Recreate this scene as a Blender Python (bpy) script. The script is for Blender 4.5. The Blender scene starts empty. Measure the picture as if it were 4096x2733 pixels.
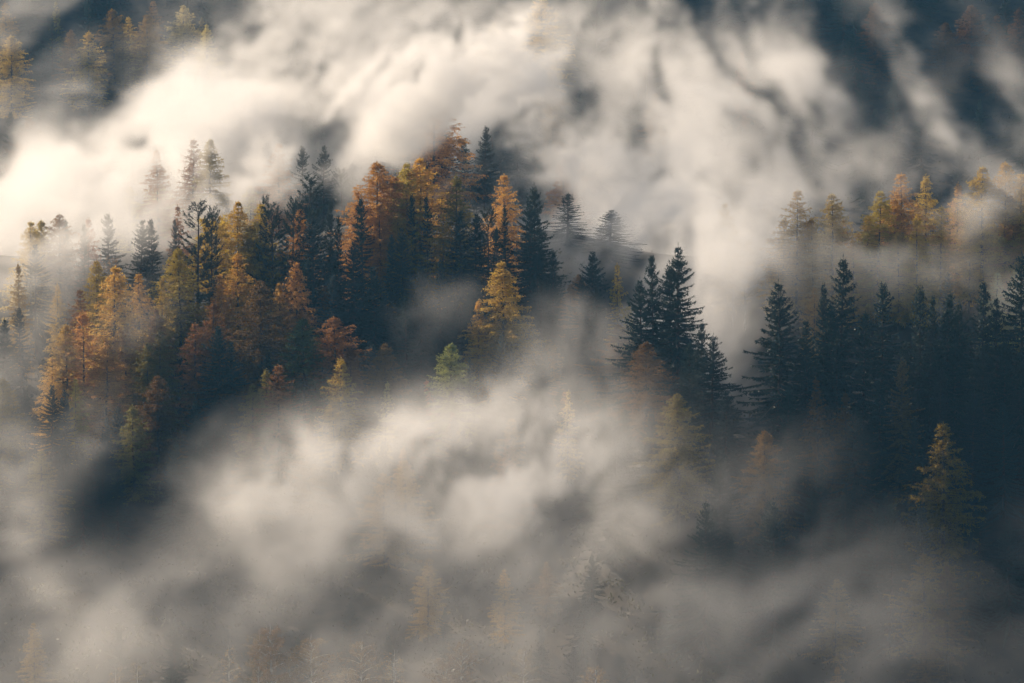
import bpy, math, random
import numpy as np
from mathutils import Vector

SC = bpy.context.scene
COL = SC.collection
rng = np.random.default_rng(7)
random.seed(7)

# ------------------------------------------------------------------ camera
FPX = 2048 / math.tan(math.radians(7.5))
PITCH = math.radians(5.0)
CP, SP = math.cos(PITCH), math.sin(PITCH)


def at(u, v, d):
    """point seen at photo pixel (u, v), d metres along the view axis"""
    up = d * (1366.5 - v) / FPX
    return np.array([d * (u - 2048) / FPX, d * CP + up * SP, -d * SP + up * CP])


def pix(x, y, z):
    d = y * CP - z * SP
    up = y * SP + z * CP
    return 2048 + FPX * x / d, 1366.5 - FPX * up / d, d


cam = bpy.data.cameras.new('camera')
cam.angle = math.radians(15)
cam.clip_start = 1
cam.clip_end = 6000
camo = bpy.data.objects.new('camera', cam)
COL.objects.link(camo)
camo.rotation_euler = (math.radians(90) - PITCH, 0, 0)
SC.camera = camo

# ------------------------------------------------------------------ light
SUN_EL, SUN_AZ = math.radians(23.5), math.radians(47)      # azimuth left of the view axis
sd = Vector((-math.sin(SUN_AZ) * math.cos(SUN_EL), math.cos(SUN_AZ) * math.cos(SUN_EL), math.sin(SUN_EL)))
sun = bpy.data.lights.new('sun', 'SUN')
sun.energy = 5.0
sun.angle = math.radians(0.5)
sun.color = (1.0, 0.815, 0.615)
suno = bpy.data.objects.new('sun', sun)
COL.objects.link(suno)
suno.rotation_euler = sd.to_track_quat('Z', 'Y').to_euler()
W = bpy.data.worlds.new('World')
SC.world = W
W.use_nodes = True
sky = W.node_tree.nodes.new('ShaderNodeTexSky')
sky.sky_type = 'NISHITA'
sky.sun_disc = False
sky.sun_elevation = SUN_EL
sky.sun_rotation = -SUN_AZ
bg = W.node_tree.nodes['Background']
bg.inputs[1].default_value = 0.06
W.node_tree.links.new(sky.outputs[0], bg.inputs[0])
SC.view_settings.view_transform = 'Standard'
SC.view_settings.look = 'None'
SC.view_settings.gamma = 1
SC.view_settings.exposure = 0.7

# ------------------------------------------------------------------ noise


class Noise:
    """smooth lattice noise, fractal, evaluated on arrays of points"""

    def __init__(self, seed):
        self.t = np.random.default_rng(seed).random((64, 64, 64)).astype(np.float32)

    def one(self, x, y, z):
        out = 0
        xi, yi, zi = np.floor(x).astype(np.int32), np.floor(y).astype(np.int32), np.floor(z).astype(np.int32)
        fx, fy, fz = x - xi, y - yi, z - zi
        fx, fy, fz = [f * f * f * (f * (f * 6 - 15) + 10) for f in (fx, fy, fz)]
        t = self.t
        x0, y0, z0 = xi & 63, yi & 63, zi & 63
        x1, y1, z1 = (xi + 1) & 63, (yi + 1) & 63, (zi + 1) & 63
        c00 = t[x0, y0, z0] * (1 - fx) + t[x1, y0, z0] * fx
        c10 = t[x0, y1, z0] * (1 - fx) + t[x1, y1, z0] * fx
        c01 = t[x0, y0, z1] * (1 - fx) + t[x1, y0, z1] * fx
        c11 = t[x0, y1, z1] * (1 - fx) + t[x1, y1, z1] * fx
        return (c00 * (1 - fy) + c10 * fy) * (1 - fz) + (c01 * (1 - fy) + c11 * fy) * fz

    def fbm(self, x, y, z, octaves=4, gain=0.5, ylac=2.03):
        s, a, tot = 0, 1.0, 0.0
        for k in range(octaves):
            s = s + a * (self.one(x, y, z) * 2 - 1)
            tot += a
            a *= gain
            x, y, z = x * 2.03 + 11.3, y * ylac + 5.7, z * 2.03 + 3.1
        return s / tot


# ------------------------------------------------------------------ terrain
PY = np.array([0, 300, 380, 470, 555, 640, 700, 740, 800, 860, 950, 1050, 1200, 1400, 1700], float)
PZ = np.array([-150, -142, -132, -108, -85, -61, -46, -48, -56, -54, -32, 10, 107, 242, 450], float)  # last heights, above the view, are raised to shade the far mountainside
NT = Noise(3)


def ground(x, y):
    x, y = np.asarray(x, float), np.asarray(y, float)
    xb, yb = np.broadcast_arrays(x, y)
    z = np.interp(y, PY, PZ)
    for k in (-14, 14):
        z = z + np.interp(y + k, PY, PZ)
    z = z / 3
    z = z + 9 * np.exp(-((x + 14) / 42) ** 2 - ((y - 680) / 60) ** 2)             # crown of the left hill
    z = z + 23 / (1 + np.exp(-(x - 14) / 5)) * np.exp(-((y - 562) / 34) ** 2)      # right spur
    z = z - 16 * np.exp(-((x - 33) / 13) ** 2 - ((y - 650) / 50) ** 2)             # gully behind the gap
    z = z + 22 / (1 + np.exp((x + 100) / 9)) * np.exp(-((y - 580) / 60) ** 2)      # unseen spur on the left, added to shade the lower mist
    z = z + 8 / (1 + np.exp(-(x - 55) / 8)) * np.exp(-((y - 690) / 40) ** 2)
    z = z + 1.6 * NT.fbm(xb / 38.0, yb / 38.0, 0 * xb, 3)
    return z


# ------------------------------------------------------------------ materials


def new_mat(name):
    m = bpy.data.materials.new(name)
    m.use_nodes = True
    m.node_tree.nodes.clear()
    out = m.node_tree.nodes.new('ShaderNodeOutputMaterial')
    return m, m.node_tree.nodes, m.node_tree.links, out


def leaf_mat(name, transl, gloss=0.05):
    m, N, L, out = new_mat(name)
    oi = N.new('ShaderNodeObjectInfo')
    at_ = N.new('ShaderNodeAttribute')
    at_.attribute_name = 'tint'
    mr = N.new('ShaderNodeMapRange')
    mr.inputs['To Min'].default_value = 0.62
    mr.inputs['To Max'].default_value = 1.38
    L.new(at_.outputs['Fac'], mr.inputs['Value'])
    hs = N.new('ShaderNodeHueSaturation')
    hm = N.new('ShaderNodeMapRange')
    hm.inputs['To Min'].default_value = 0.487
    hm.inputs['To Max'].default_value = 0.513
    L.new(at_.outputs['Fac'], hm.inputs['Value'])
    L.new(hm.outputs[0], hs.inputs['Hue'])
    L.new(mr.outputs[0], hs.inputs['Value'])
    L.new(oi.outputs['Color'], hs.inputs['Color'])
    d = N.new('ShaderNodeBsdfDiffuse')
    t = N.new('ShaderNodeBsdfTranslucent')
    g = N.new('ShaderNodeBsdfGlossy')
    g.inputs['Roughness'].default_value = 0.45
    a = N.new('ShaderNodeMixShader')
    a.inputs[0].default_value = transl
    b = N.new('ShaderNodeMixShader')
    b.inputs[0].default_value = gloss
    L.new(hs.outputs[0], d.inputs['Color'])
    L.new(hs.outputs[0], t.inputs['Color'])
    L.new(d.outputs[0], a.inputs[1])
    L.new(t.outputs[0], a.inputs[2])
    L.new(a.outputs[0], b.inputs[1])
    L.new(g.outputs[0], b.inputs[2])
    L.new(b.outputs[0], out.inputs['Surface'])
    return m


def bark_mat(name, c1, c2, scale):
    m, N, L, out = new_mat(name)
    tc = N.new('ShaderNodeTexCoord')
    mp = N.new('ShaderNodeMapping')
    mp.inputs['Scale'].default_value = (scale, scale, scale * 0.25)
    n = N.new('ShaderNodeTexNoise')
    n.inputs['Scale'].default_value = 3
    n.inputs['Detail'].default_value = 5
    r = N.new('ShaderNodeValToRGB')
    r.color_ramp.elements[0].position = 0.35
    r.color_ramp.elements[1].position = 0.65
    r.color_ramp.elements[0].color = (*c1, 1)
    r.color_ramp.elements[1].color = (*c2, 1)
    p = N.new('ShaderNodeBsdfPrincipled')
    p.inputs['Roughness'].default_value = 0.9
    L.new(tc.outputs['Object'], mp.inputs['Vector'])
    L.new(mp.outputs[0], n.inputs['Vector'])
    L.new(n.outputs['Fac'], r.inputs[0])
    L.new(r.outputs[0], p.inputs['Base Color'])
    L.new(p.outputs[0], out.inputs['Surface'])
    return m


M_SPRUCE = leaf_mat('spruce_needles', 0.22, 0.035)
M_LARCH = leaf_mat('larch_needles', 0.62, 0.02)
M_LEAF = leaf_mat('autumn_leaves', 0.6, 0.03)
M_BARK = bark_mat('conifer_bark', (0.035, 0.026, 0.02), (0.10, 0.075, 0.055), 4)
M_BIRCH = bark_mat('birch_bark', (0.10, 0.09, 0.08), (0.62, 0.60, 0.56), 1.5)
M_SOIL = bark_mat('forest_floor', (0.016, 0.015, 0.009), (0.05, 0.034, 0.017), 0.12)

# ------------------------------------------------------------------ meshes


def mesh_from(name, V, F, mats, tint=None):
    """V (n,3), F list of (m,k) int arrays"""
    me = bpy.data.meshes.new(name)
    me.vertices.add(len(V))
    me.vertices.foreach_set('co', np.ascontiguousarray(V, np.float32).ravel())
    sizes = np.concatenate([np.full(len(f), f.shape[1], np.int32) for f in F])
    loops = np.concatenate([f.ravel() for f in F]).astype(np.int32)
    me.loops.add(len(loops))
    me.loops.foreach_set('vertex_index', loops)
    me.polygons.add(len(sizes))
    st = np.zeros(len(sizes), np.int32)
    st[1:] = np.cumsum(sizes)[:-1]
    me.polygons.foreach_set('loop_start', st)
    for m in mats:
        me.materials.append(m)
    if tint is not None:
        a = me.attributes.new('tint', 'FLOAT', 'POINT')
        a.data.foreach_set('value', np.asarray(tint, np.float32))
    me.update(calc_edges=True)
    return me


def unit(a):
    return a / np.maximum(np.linalg.norm(a, axis=-1, keepdims=True), 1e-9)


class Blades:
    """many small leaf-shaped faces"""

    def __init__(self):
        self.p, self.d, self.l, self.w, self.t = [], [], [], [], []

    def add(self, p, d, l, w, t):
        n = len(p)
        self.p.append(np.asarray(p)); self.d.append(np.asarray(d))
        self.l.append(np.broadcast_to(l, n)); self.w.append(np.broadcast_to(w, n)); self.t.append(np.broadcast_to(t, n))

    def mesh(self, name, mat, r):
        p, d = np.concatenate(self.p), unit(np.concatenate(self.d))
        l, w, t = np.concatenate(self.l)[:, None], np.concatenate(self.w)[:, None], np.concatenate(self.t)
        n = unit(np.cross(d, r.normal(size=p.shape)))
        V = np.stack([p, p + d * l * 0.45 + n * w, p + d * l, p + d * l * 0.45 - n * w], 1).reshape(-1, 3)
        F = np.arange(len(V)).reshape(-1, 4)
        return mesh_from(name, V, [F], [mat], np.repeat(np.clip(t + r.normal(0, .12, len(t)), 0, 1), 4))


class Tubes:
    def __init__(self):
        self.V, self.F, self.n = [], [], 0

    def add(self, pts, rad, k=5):
        pts, rad = np.asarray(pts, float), np.asarray(rad, float)
        tg = unit(np.gradient(pts, axis=0))
        ref = np.where(np.abs(tg[:, 2:3]) > 0.8, np.array([[1., 0, 0]]), np.array([[0, 0, 1.]]))
        a = unit(np.cross(tg, ref)); b = np.cross(tg, a)
        th = np.arange(k) * 2 * math.pi / k
        ring = pts[:, None] + rad[:, None, None] * (np.cos(th)[None, :, None] * a[:, None] + np.sin(th)[None, :, None] * b[:, None])
        m = len(pts)
        i = np.arange(m - 1)[:, None] * k; j = np.arange(k)[None]
        q = np.stack([i + j, i + (j + 1) % k, i + k + (j + 1) % k, i + k + j], -1).reshape(-1, 4) + self.n
        self.V.append(ring.reshape(-1, 3)); self.F.append(q); self.n += m * k

    def mesh(self, name, mat):
        me = mesh_from(name, np.concatenate(self.V), [np.concatenate(self.F)], [mat])
        me.polygons.foreach_set('use_smooth', np.ones(len(me.polygons), bool))
        return me


def trunk_curve(H, r, wob):
    h = np.linspace(0, 1, 14)
    x = wob * np.cumsum(r.normal(0, 1, 14)) * 0.3 * h
    y = wob * np.cumsum(r.normal(0, 1, 14)) * 0.3 * h
    return np.stack([x, y, h * H], 1)


def on_curve(c, z):
    return np.stack([np.interp(z, c[:, 2], c[:, 0]), np.interp(z, c[:, 2], c[:, 1]), z], -1)


def make_spruce(seed, H=26., R=5.2, low=.05, thin=1.0, power=.82, droop=1.0, gap=0.0):
    r = np.random.default_rng(seed)
    T, B = Tubes(), Blades()
    c = trunk_curve(H, r, .12)
    T.add(np.vstack([[[c[0, 0], c[0, 1], -1.5]], c]), np.concatenate([[.36], .33 * (1 - np.linspace(0, 1, 14)) ** .9 + .012]), 7)
    h = low
    lop = r.random(6) * .5 + .72                                # the crown is lopsided
    while h < .985:
        nb = r.integers(4, 8)
        ph0 = r.random() * 6.28
        wl = (1 - h) ** (power + .12)
        wob = r.uniform(.78, 1.12)
        if r.random() < gap:
            wob *= .55
        for k in range(nb):
            ph = ph0 + k * 6.283 / nb + r.normal(0, .22)
            hh = min(.99, h + r.normal(0, .007))
            L = R * wl * wob * r.uniform(.48, 1.16) * np.interp((ph % 6.283) / 6.283 * 6, np.arange(7), np.append(lop, lop[0])) + .08
            if h < .14:
                L *= r.uniform(.6, 1)
            o = on_curve(c, np.array([hh * H]))[0]
            s = np.linspace(0, 1, 7)
            a = np.interp(hh, [0, .35, .7, 1], [-.32, -.22, .12, .95]) * 1.0 + r.normal(0, .08)
            sag = -.36 * droop * (1 - hh) + r.normal(0, .04)
            up = .29 * (1 - .4 * hh)
            side = r.normal(0, .07)
            dx, dy = math.cos(ph), math.sin(ph)
            rad = L * s
            pts = o + np.stack([dx * rad - dy * side * L * s ** 2, dy * rad + dx * side * L * s ** 2, L * (a * s + sag * s ** 2 + up * s ** 3)], 1)
            T.add(pts, np.linspace(.012 + .013 * L, .006, 7), 3)
            n = max(4, int(L / (.085 / thin)))
            ss = np.sort(r.uniform(.10, 1, n)) ** .9
            P = np.stack([np.interp(ss, s, pts[:, i]) for i in range(3)], 1)
            tg = unit(np.stack([np.interp(ss, s, np.gradient(pts[:, i])) for i in range(3)], 1))
            sd_ = np.array([-dy, dx, 0])
            width = (1 - ss * .82) * min(1.0, .06 + L * .20)
            clump = .7 + .5 * np.sin(ss * 23 + r.random() * 6) * r.random()
            for sg in (-1, 1):
                dirs = unit(tg * .75 + sg * sd_ * r.uniform(.5, 1.1, (n, 1)) + np.array([0, 0, -1]) * r.uniform(.0, .7, (n, 1)) * droop)
                ln = (.16 + .90 * width * r.uniform(.35, 1.1, n)) * clump
                B.add(P, dirs, ln, .042 + .025 * r.random(n), r.uniform(.2, .75, n))
                q = P + dirs * ln[:, None] * .55
                B.add(q, unit(dirs * .5 + r.normal(0, .5, (n, 3)) + [0, 0, -.55]), .22 + .22 * r.random(n), .05, r.uniform(.1, .7, n))
            m = n // 2                                          # hanging twigs
            B.add(P[::2][:m], unit(np.array([0, 0, -1.]) + r.normal(0, .28, (len(P[::2][:m]), 3))), (.08 + .95 * width[::2][:m] * r.random(len(P[::2][:m]))) * droop, .055, r.uniform(0, .5, len(P[::2][:m])))
            B.add(P[-2:], tg[-2:] + r.normal(0, .15, tg[-2:].shape), .35, .06, .8)
        h += r.uniform(.017, .031) * (1.0 - .35 * h)
    B.add(c[-1:] + [0, 0, -.1], np.array([[0, 0, 1.]]), .7, .05, .7)
    return T, B, r


def make_larch(seed, H=22., R=3.4, low=.10, power=.55, dens=1.0, rise=.25, lobes=.35):
    r = np.random.default_rng(seed)
    T, B = Tubes(), Blades()
    c = trunk_curve(H, r, .16)
    T.add(np.vstack([[[c[0, 0], c[0, 1], -1.5]], c]), np.concatenate([[.30], .27 * (1 - np.linspace(0, 1, 14)) ** .9 + .012]), 7)
    nb = int(190 * dens)
    hs = low + (0.99 - low) * np.sort(r.random(nb) ** .86)
    nlob = Noise(seed + 50)
    for i, hh in enumerate(hs):
        ph = i * 2.399 + r.normal(0, .35)
        lob = 1 + lobes * 2.2 * (nlob.one(np.array([hh * 7.0]), np.array([math.cos(ph) * 1.6 + 9]), np.array([math.sin(ph) * 1.6 + 9]))[0] - .5)
        L = (R * 1.12 * (1 - math.exp(-(1 - hh) * (3.1 - 2.0 * power))) * r.uniform(.55, 1.1) * lob) * (1 if hh > .25 else .75 + hh) + .14
        o = on_curve(c, np.array([hh * H]))[0]
        s = np.linspace(0, 1, 6)
        a = np.interp(hh, [0, .4, .8, 1], [-.16, -.02, .22, .55]) + rise * .4 + r.normal(0, .12)
        dx, dy = math.cos(ph), math.sin(ph)
        cv = r.normal(0, .12)
        pts = o + np.stack([dx * L * s - dy * cv * L * s ** 2, dy * L * s + dx * cv * L * s ** 2, L * (a * s - .28 * s ** 2 + .16 * s ** 3)], 1)
        T.add(pts, np.linspace(.008 + .012 * L, .005, 6), 3)
        n = max(5, int(L / .17))
        ss = r.uniform(.12, 1, n)
        P = np.stack([np.interp(ss, s, pts[:, k]) for k in range(3)], 1)
        tg = unit(pts[-1] - pts[0])
        sg = r.choice([-1, 1], n)[:, None]
        dirs = unit(tg * r.uniform(.2, .9, (n, 1)) + sg * np.array([-dy, dx, 0]) * r.uniform(.3, 1, (n, 1)) + np.array([0, 0, 1]) * r.uniform(-1.0, .3, (n, 1)))
        ln = (.25 + 1.0 * (1 - ss * .6) * r.random(n) * min(1, L / 2.5))
        shade = r.uniform(.36, .66)
        m = 9
        f = (np.arange(m) + .5) / m
        Q = P[:, None] + dirs[:, None] * ln[:, None, None] * f[None, :, None] + np.array([0, 0, -.34]) * (ln[:, None, None] * f[None, :, None] ** 2)
        Q = Q.reshape(-1, 3) + r.normal(0, .035, (n * m, 3))
        dd = unit(np.repeat(dirs, m, 0) * .9 + r.normal(0, .75, (n * m, 3)))
        B.add(Q, dd, .13 + .15 * r.random(n * m), .034 + .022 * r.random(n * m), np.clip(shade + r.normal(0, .1, n * m), 0, 1))
        k = max(6, int(L / .05))
        s2 = r.uniform(.05, 1, k)
        P2 = np.stack([np.interp(s2, s, pts[:, q]) for q in range(3)], 1)
        B.add(P2, unit(tg + r.normal(0, .8, (k, 3))), .15 + .14 * r.random(k), .042, shade)
    B.add(np.repeat(c[-1:], 14, 0) - np.array([0, 0, 1]) * r.random((14, 1)) * .9, np.array([0, 0, 1.]) + r.normal(0, .5, (14, 3)), .3, .045, .6)
    return T, B, r


def make_pine(seed, H=22., R=3.6, low=.25):
    r = np.random.default_rng(seed)
    T, B = Tubes(), Blades()
    c = trunk_curve(H, r, .25)
    T.add(np.vstack([[[c[0, 0], c[0, 1], -1.5]], c]), np.concatenate([[.32], .28 * (1 - np.linspace(0, 1, 14)) ** .8 + .02]), 7)
    nb = 104
    for i, hh in enumerate(low + (.98 - low) * np.sort(r.random(nb) ** .9)):
        ph = i * 2.399 + r.normal(0, .5)
        L = R * (1 - hh) ** .6 * r.uniform(.4, 1.15) + .5
        o = on_curve(c, np.array([hh * H]))[0]
        s = np.linspace(0, 1, 7)
        a = np.interp(hh, [0, .5, 1], [-.12, .12, .9]) + r.normal(0, .1)
        dx, dy = math.cos(ph), math.sin(ph)
        pts = o + np.stack([dx * L * s, dy * L * s, L * (a * s - .25 * s ** 2 + .42 * s ** 3)], 1)
        T.add(pts, np.linspace(.015 + .014 * L, .01, 7), 3)
        n = max(8, int(L * 13))
        ss = r.uniform(.25, 1, n) ** .7
        P = np.stack([np.interp(ss, s, pts[:, k]) for k in range(3)], 1)
        dirs = unit(np.array([dx, dy, .4]) + r.normal(0, .55, (n, 3)))
        ln = .2 + .35 * r.random(n)
        for q in range(n):                                      # bottle-brush shoots that turn up
            e = P[q] + dirs[q] * ln[q] + [0, 0, .12 * ln[q]]
            T.add(np.stack([P[q], e]), [.012, .008], 3)
            m = 18
            f = r.random(m) ** .7
            pp = P[q] + (e - P[q]) * f[:, None]
            B.add(pp, unit(dirs[q] * .8 + r.normal(0, .65, (m, 3)) + [0, 0, .25]), 0.10 + .13 * r.random(m), .02, r.uniform(.2, .8))
    B.add(np.repeat(c[-1:], 40, 0) - np.array([0, 0, .8]) * r.random((40, 1)), np.array([0, 0, .8]) + r.normal(0, .5, (40, 3)), .28, .03, .6)
    return T, B, r


def make_broadleaf(seed, H=17., R=3.6, low=.3, leaves=330, drop=.3, lsize=1.0, nl=46):
    r = np.random.default_rng(seed)
    T, B = Tubes(), Blades()
    c = trunk_curve(H * .97, r, .3)
    T.add(np.vstack([[[c[0, 0], c[0, 1], -1.5]], c]), np.concatenate([[.20], .17 * (1 - np.linspace(0, 1, 14)) ** .8 + .012]), 7)
    for i in range(nl):
        hh = low + (.97 - low) * (i + r.random()) / nl
        ph = i * 2.399 + r.normal(0, .4)
        t = (hh - low) / (1 - low)
        L = R * (math.sin(math.pi * min(1, .18 + .82 * t ** .85)) ** .8) * r.uniform(.55, 1.15) + .4
        o = on_curve(c, np.array([hh * H * .95]))[0]
        s = np.linspace(0, 1, 6)
        dx, dy = math.cos(ph), math.sin(ph)
        a = r.uniform(.5, 1.1)
        pts = o + np.stack([dx * L * s, dy * L * s, L * (a * s - .35 * s ** 2)], 1) + np.cumsum(r.normal(0, .04, (6, 3)), 0)
        T.add(pts, np.linspace(.02 + .012 * L, .006, 6), 4)
        nt = max(4, int(L * 4))
        ss = r.uniform(.25, 1, nt)
        P = np.stack([np.interp(ss, s, pts[:, k]) for k in range(3)], 1)
        for q in range(nt):
            e = unit(np.array([dx * .6, dy * .6, .15 - drop]) + r.normal(0, .55, 3)) * r.uniform(.35, 1.0)
            T.add(np.stack([P[q], P[q] + e]), [.008, .004], 3)
            m = max(6, int(leaves / nt * L / 3))
            pp = P[q] + e * r.random((m, 1)) + r.normal(0, .14, (m, 3))
            B.add(pp, r.normal(0, 1, (m, 3)) + [0, 0, -.5], (.11 + .09 * r.random(m)) * lsize, .05 * lsize, np.clip(r.uniform(.25, .75) + r.normal(0, .1, m), 0, 1))
    return T, B, r


PROTO = {}


def proto(kind, name, TB, leafm, barkm, H):
    T, B, r = TB
    PROTO.setdefault(kind, []).append((T.mesh(name + '_trunk', barkm), B.mesh(name + '_crown', leafm, r), H, name))


for i, kw in enumerate([dict(R=9.0, gap=.14), dict(R=8.2, gap=.22, droop=1.2), dict(R=9.6, power=.9, droop=1.1), dict(R=7.6, power=.75, gap=.25), dict(R=8.6, thin=1.1), dict(R=6.4, power=.8, gap=.1), dict(R=8.8, power=.95, gap=.3, low=.12), dict(R=7.4, power=.7, droop=1.4, gap=.18)]):
    proto('spruce', 'spruce_tree', make_spruce(100 + i, **kw), M_SPRUCE, M_BARK, 26.)
for i, kw in enumerate([dict(R=6.2), dict(R=5.6, lobes=.5, dens=1.), dict(R=7.0, power=.58, dens=1.2), dict(R=5.8, power=.75, dens=.9), dict(R=6.6, power=.5, lobes=.55, dens=1.15), dict(R=4.2, power=.7, lobes=.5, dens=.8)]):
    proto('larch', 'larch_tree', make_larch(200 + i, **kw), M_LARCH, M_BARK, 22.)
for i in range(2):
    proto('pine', 'pine_tree', make_pine(300 + i, R=4.8), M_SPRUCE, M_BARK, 22.)
proto('birch', 'birch_tree', make_broadleaf(400, R=3.0, low=.35, drop=.5, nl=40), M_LEAF, M_BIRCH, 17.)
proto('birch', 'birch_tree', make_broadleaf(401, R=2.3, low=.45, drop=.45, leaves=210, nl=30), M_LEAF, M_BIRCH, 17.)
proto('birch', 'birch_tree', make_broadleaf(402, R=1.5, low=.6, drop=.3, leaves=40, nl=16), M_LEAF, M_BIRCH, 17.)
proto('broadleaf', 'broadleaf_tree', make_broadleaf(403, R=3.6, low=.2, drop=.1, leaves=520, lsize=1.25, nl=60), M_LEAF, M_BARK, 17.)

COLOURS = dict(
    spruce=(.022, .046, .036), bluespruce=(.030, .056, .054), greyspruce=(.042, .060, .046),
    pine=(.040, .062, .040),
    gold=(.58, .385, .07), amber=(.58, .335, .085), orange=(.55, .28, .07), rust=(.34, .165, .055),
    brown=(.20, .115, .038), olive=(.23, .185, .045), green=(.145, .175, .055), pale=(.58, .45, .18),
    yellow=(.66, .43, .04), dimgold=(.30, .18, .035), pink=(.38, .20, .10), palegreen=(.30, .34, .11), shadedrust=(.13, .068, .032))  # last entry: rust with the far slope's shade put into the colour
CAT = dict(spruce='spruce tree', larch='larch tree', pine='pine tree', birch='birch tree', broadleaf='deciduous tree')

SPOTS = []                                                      # (x, y, radius, u, v, d, depth of crown that must stay clear)


def place_tree(kind, var, x, y, z, H, wide, colour, label, group, rot=None, tilt=0.0):
    tr, cr, H0, name = PROTO[kind][var % len(PROTO[kind])]
    e = bpy.data.objects.new(name, None)
    e.empty_display_size = 1
    COL.objects.link(e)
    e.location = (x, y, z)
    s = H / H0
    e.scale = (s * wide, s * wide, s)
    e.rotation_euler = (tilt * random.uniform(-1, 1), tilt * random.uniform(-1, 1), random.uniform(0, 6.28) if rot is None else rot)
    e['label'] = label
    e['category'] = CAT[kind]
    e['group'] = group
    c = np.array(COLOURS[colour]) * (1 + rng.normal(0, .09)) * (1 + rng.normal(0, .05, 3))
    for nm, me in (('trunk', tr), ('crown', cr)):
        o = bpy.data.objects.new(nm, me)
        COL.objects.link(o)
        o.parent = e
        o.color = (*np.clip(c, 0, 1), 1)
    return e


WIN = dict(B=(556, 705), D=(716, 778), C=(640, 740), A=(528, 592), E=(880, 1180), F=(440, 530), G=(500, 600), H=(688, 712))
GROUPN = dict(B='trees on the left hill', D='trees in the mist behind the left hill', C='trees on the slope behind the dark spruces',
              A='trees on the dark right spur', E='trees on the far mountainside', H='trees in the mist behind the left hill', F='birches at the foot of the slope', G='trees standing in the lower mist')


def hero(reg, kind, u, v, H, colour, label, wide=1.0, var=None, clear=None, dep=None, rot=None):
    lo, hi = WIN[reg]
    if dep:
        lo, hi = dep - 6, dep + 6
    best = None
    for d in np.arange(lo, hi, 1.0):
        p = at(u, v, d)
        need = p[2] - float(ground(p[0], p[1]))
        if need < 5:
            continue
        cost = abs(need - H) / H
        if best is None or cost < best[0]:
            best = (cost, d, need, p)
    if best is None:
        print('no place for', label); return
    cost, d, need, p = best
    if cost > .3:
        print('H %.1f want %.1f d %.0f: %s' % (need, H, d, label))
    if var is None:
        var = random.randrange(8)
    wide *= 1.32 if kind == 'larch' else 1.15
    w = wide * H / need if cost > .15 else wide
    place_tree(kind, var, p[0], p[1], p[2] - need - .1, need, w, colour, label, GROUPN[reg], rot, .018)
    SPOTS.append((p[0], p[1], 2.4, u, v, d, clear if clear is not None else min(.55 * need, 11) * FPX / d))


# ------------------------------------------------------------------ trees seen one by one
L, S, P_, BI, BR = 'larch', 'spruce', 'pine', 'birch', 'broadleaf'
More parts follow.
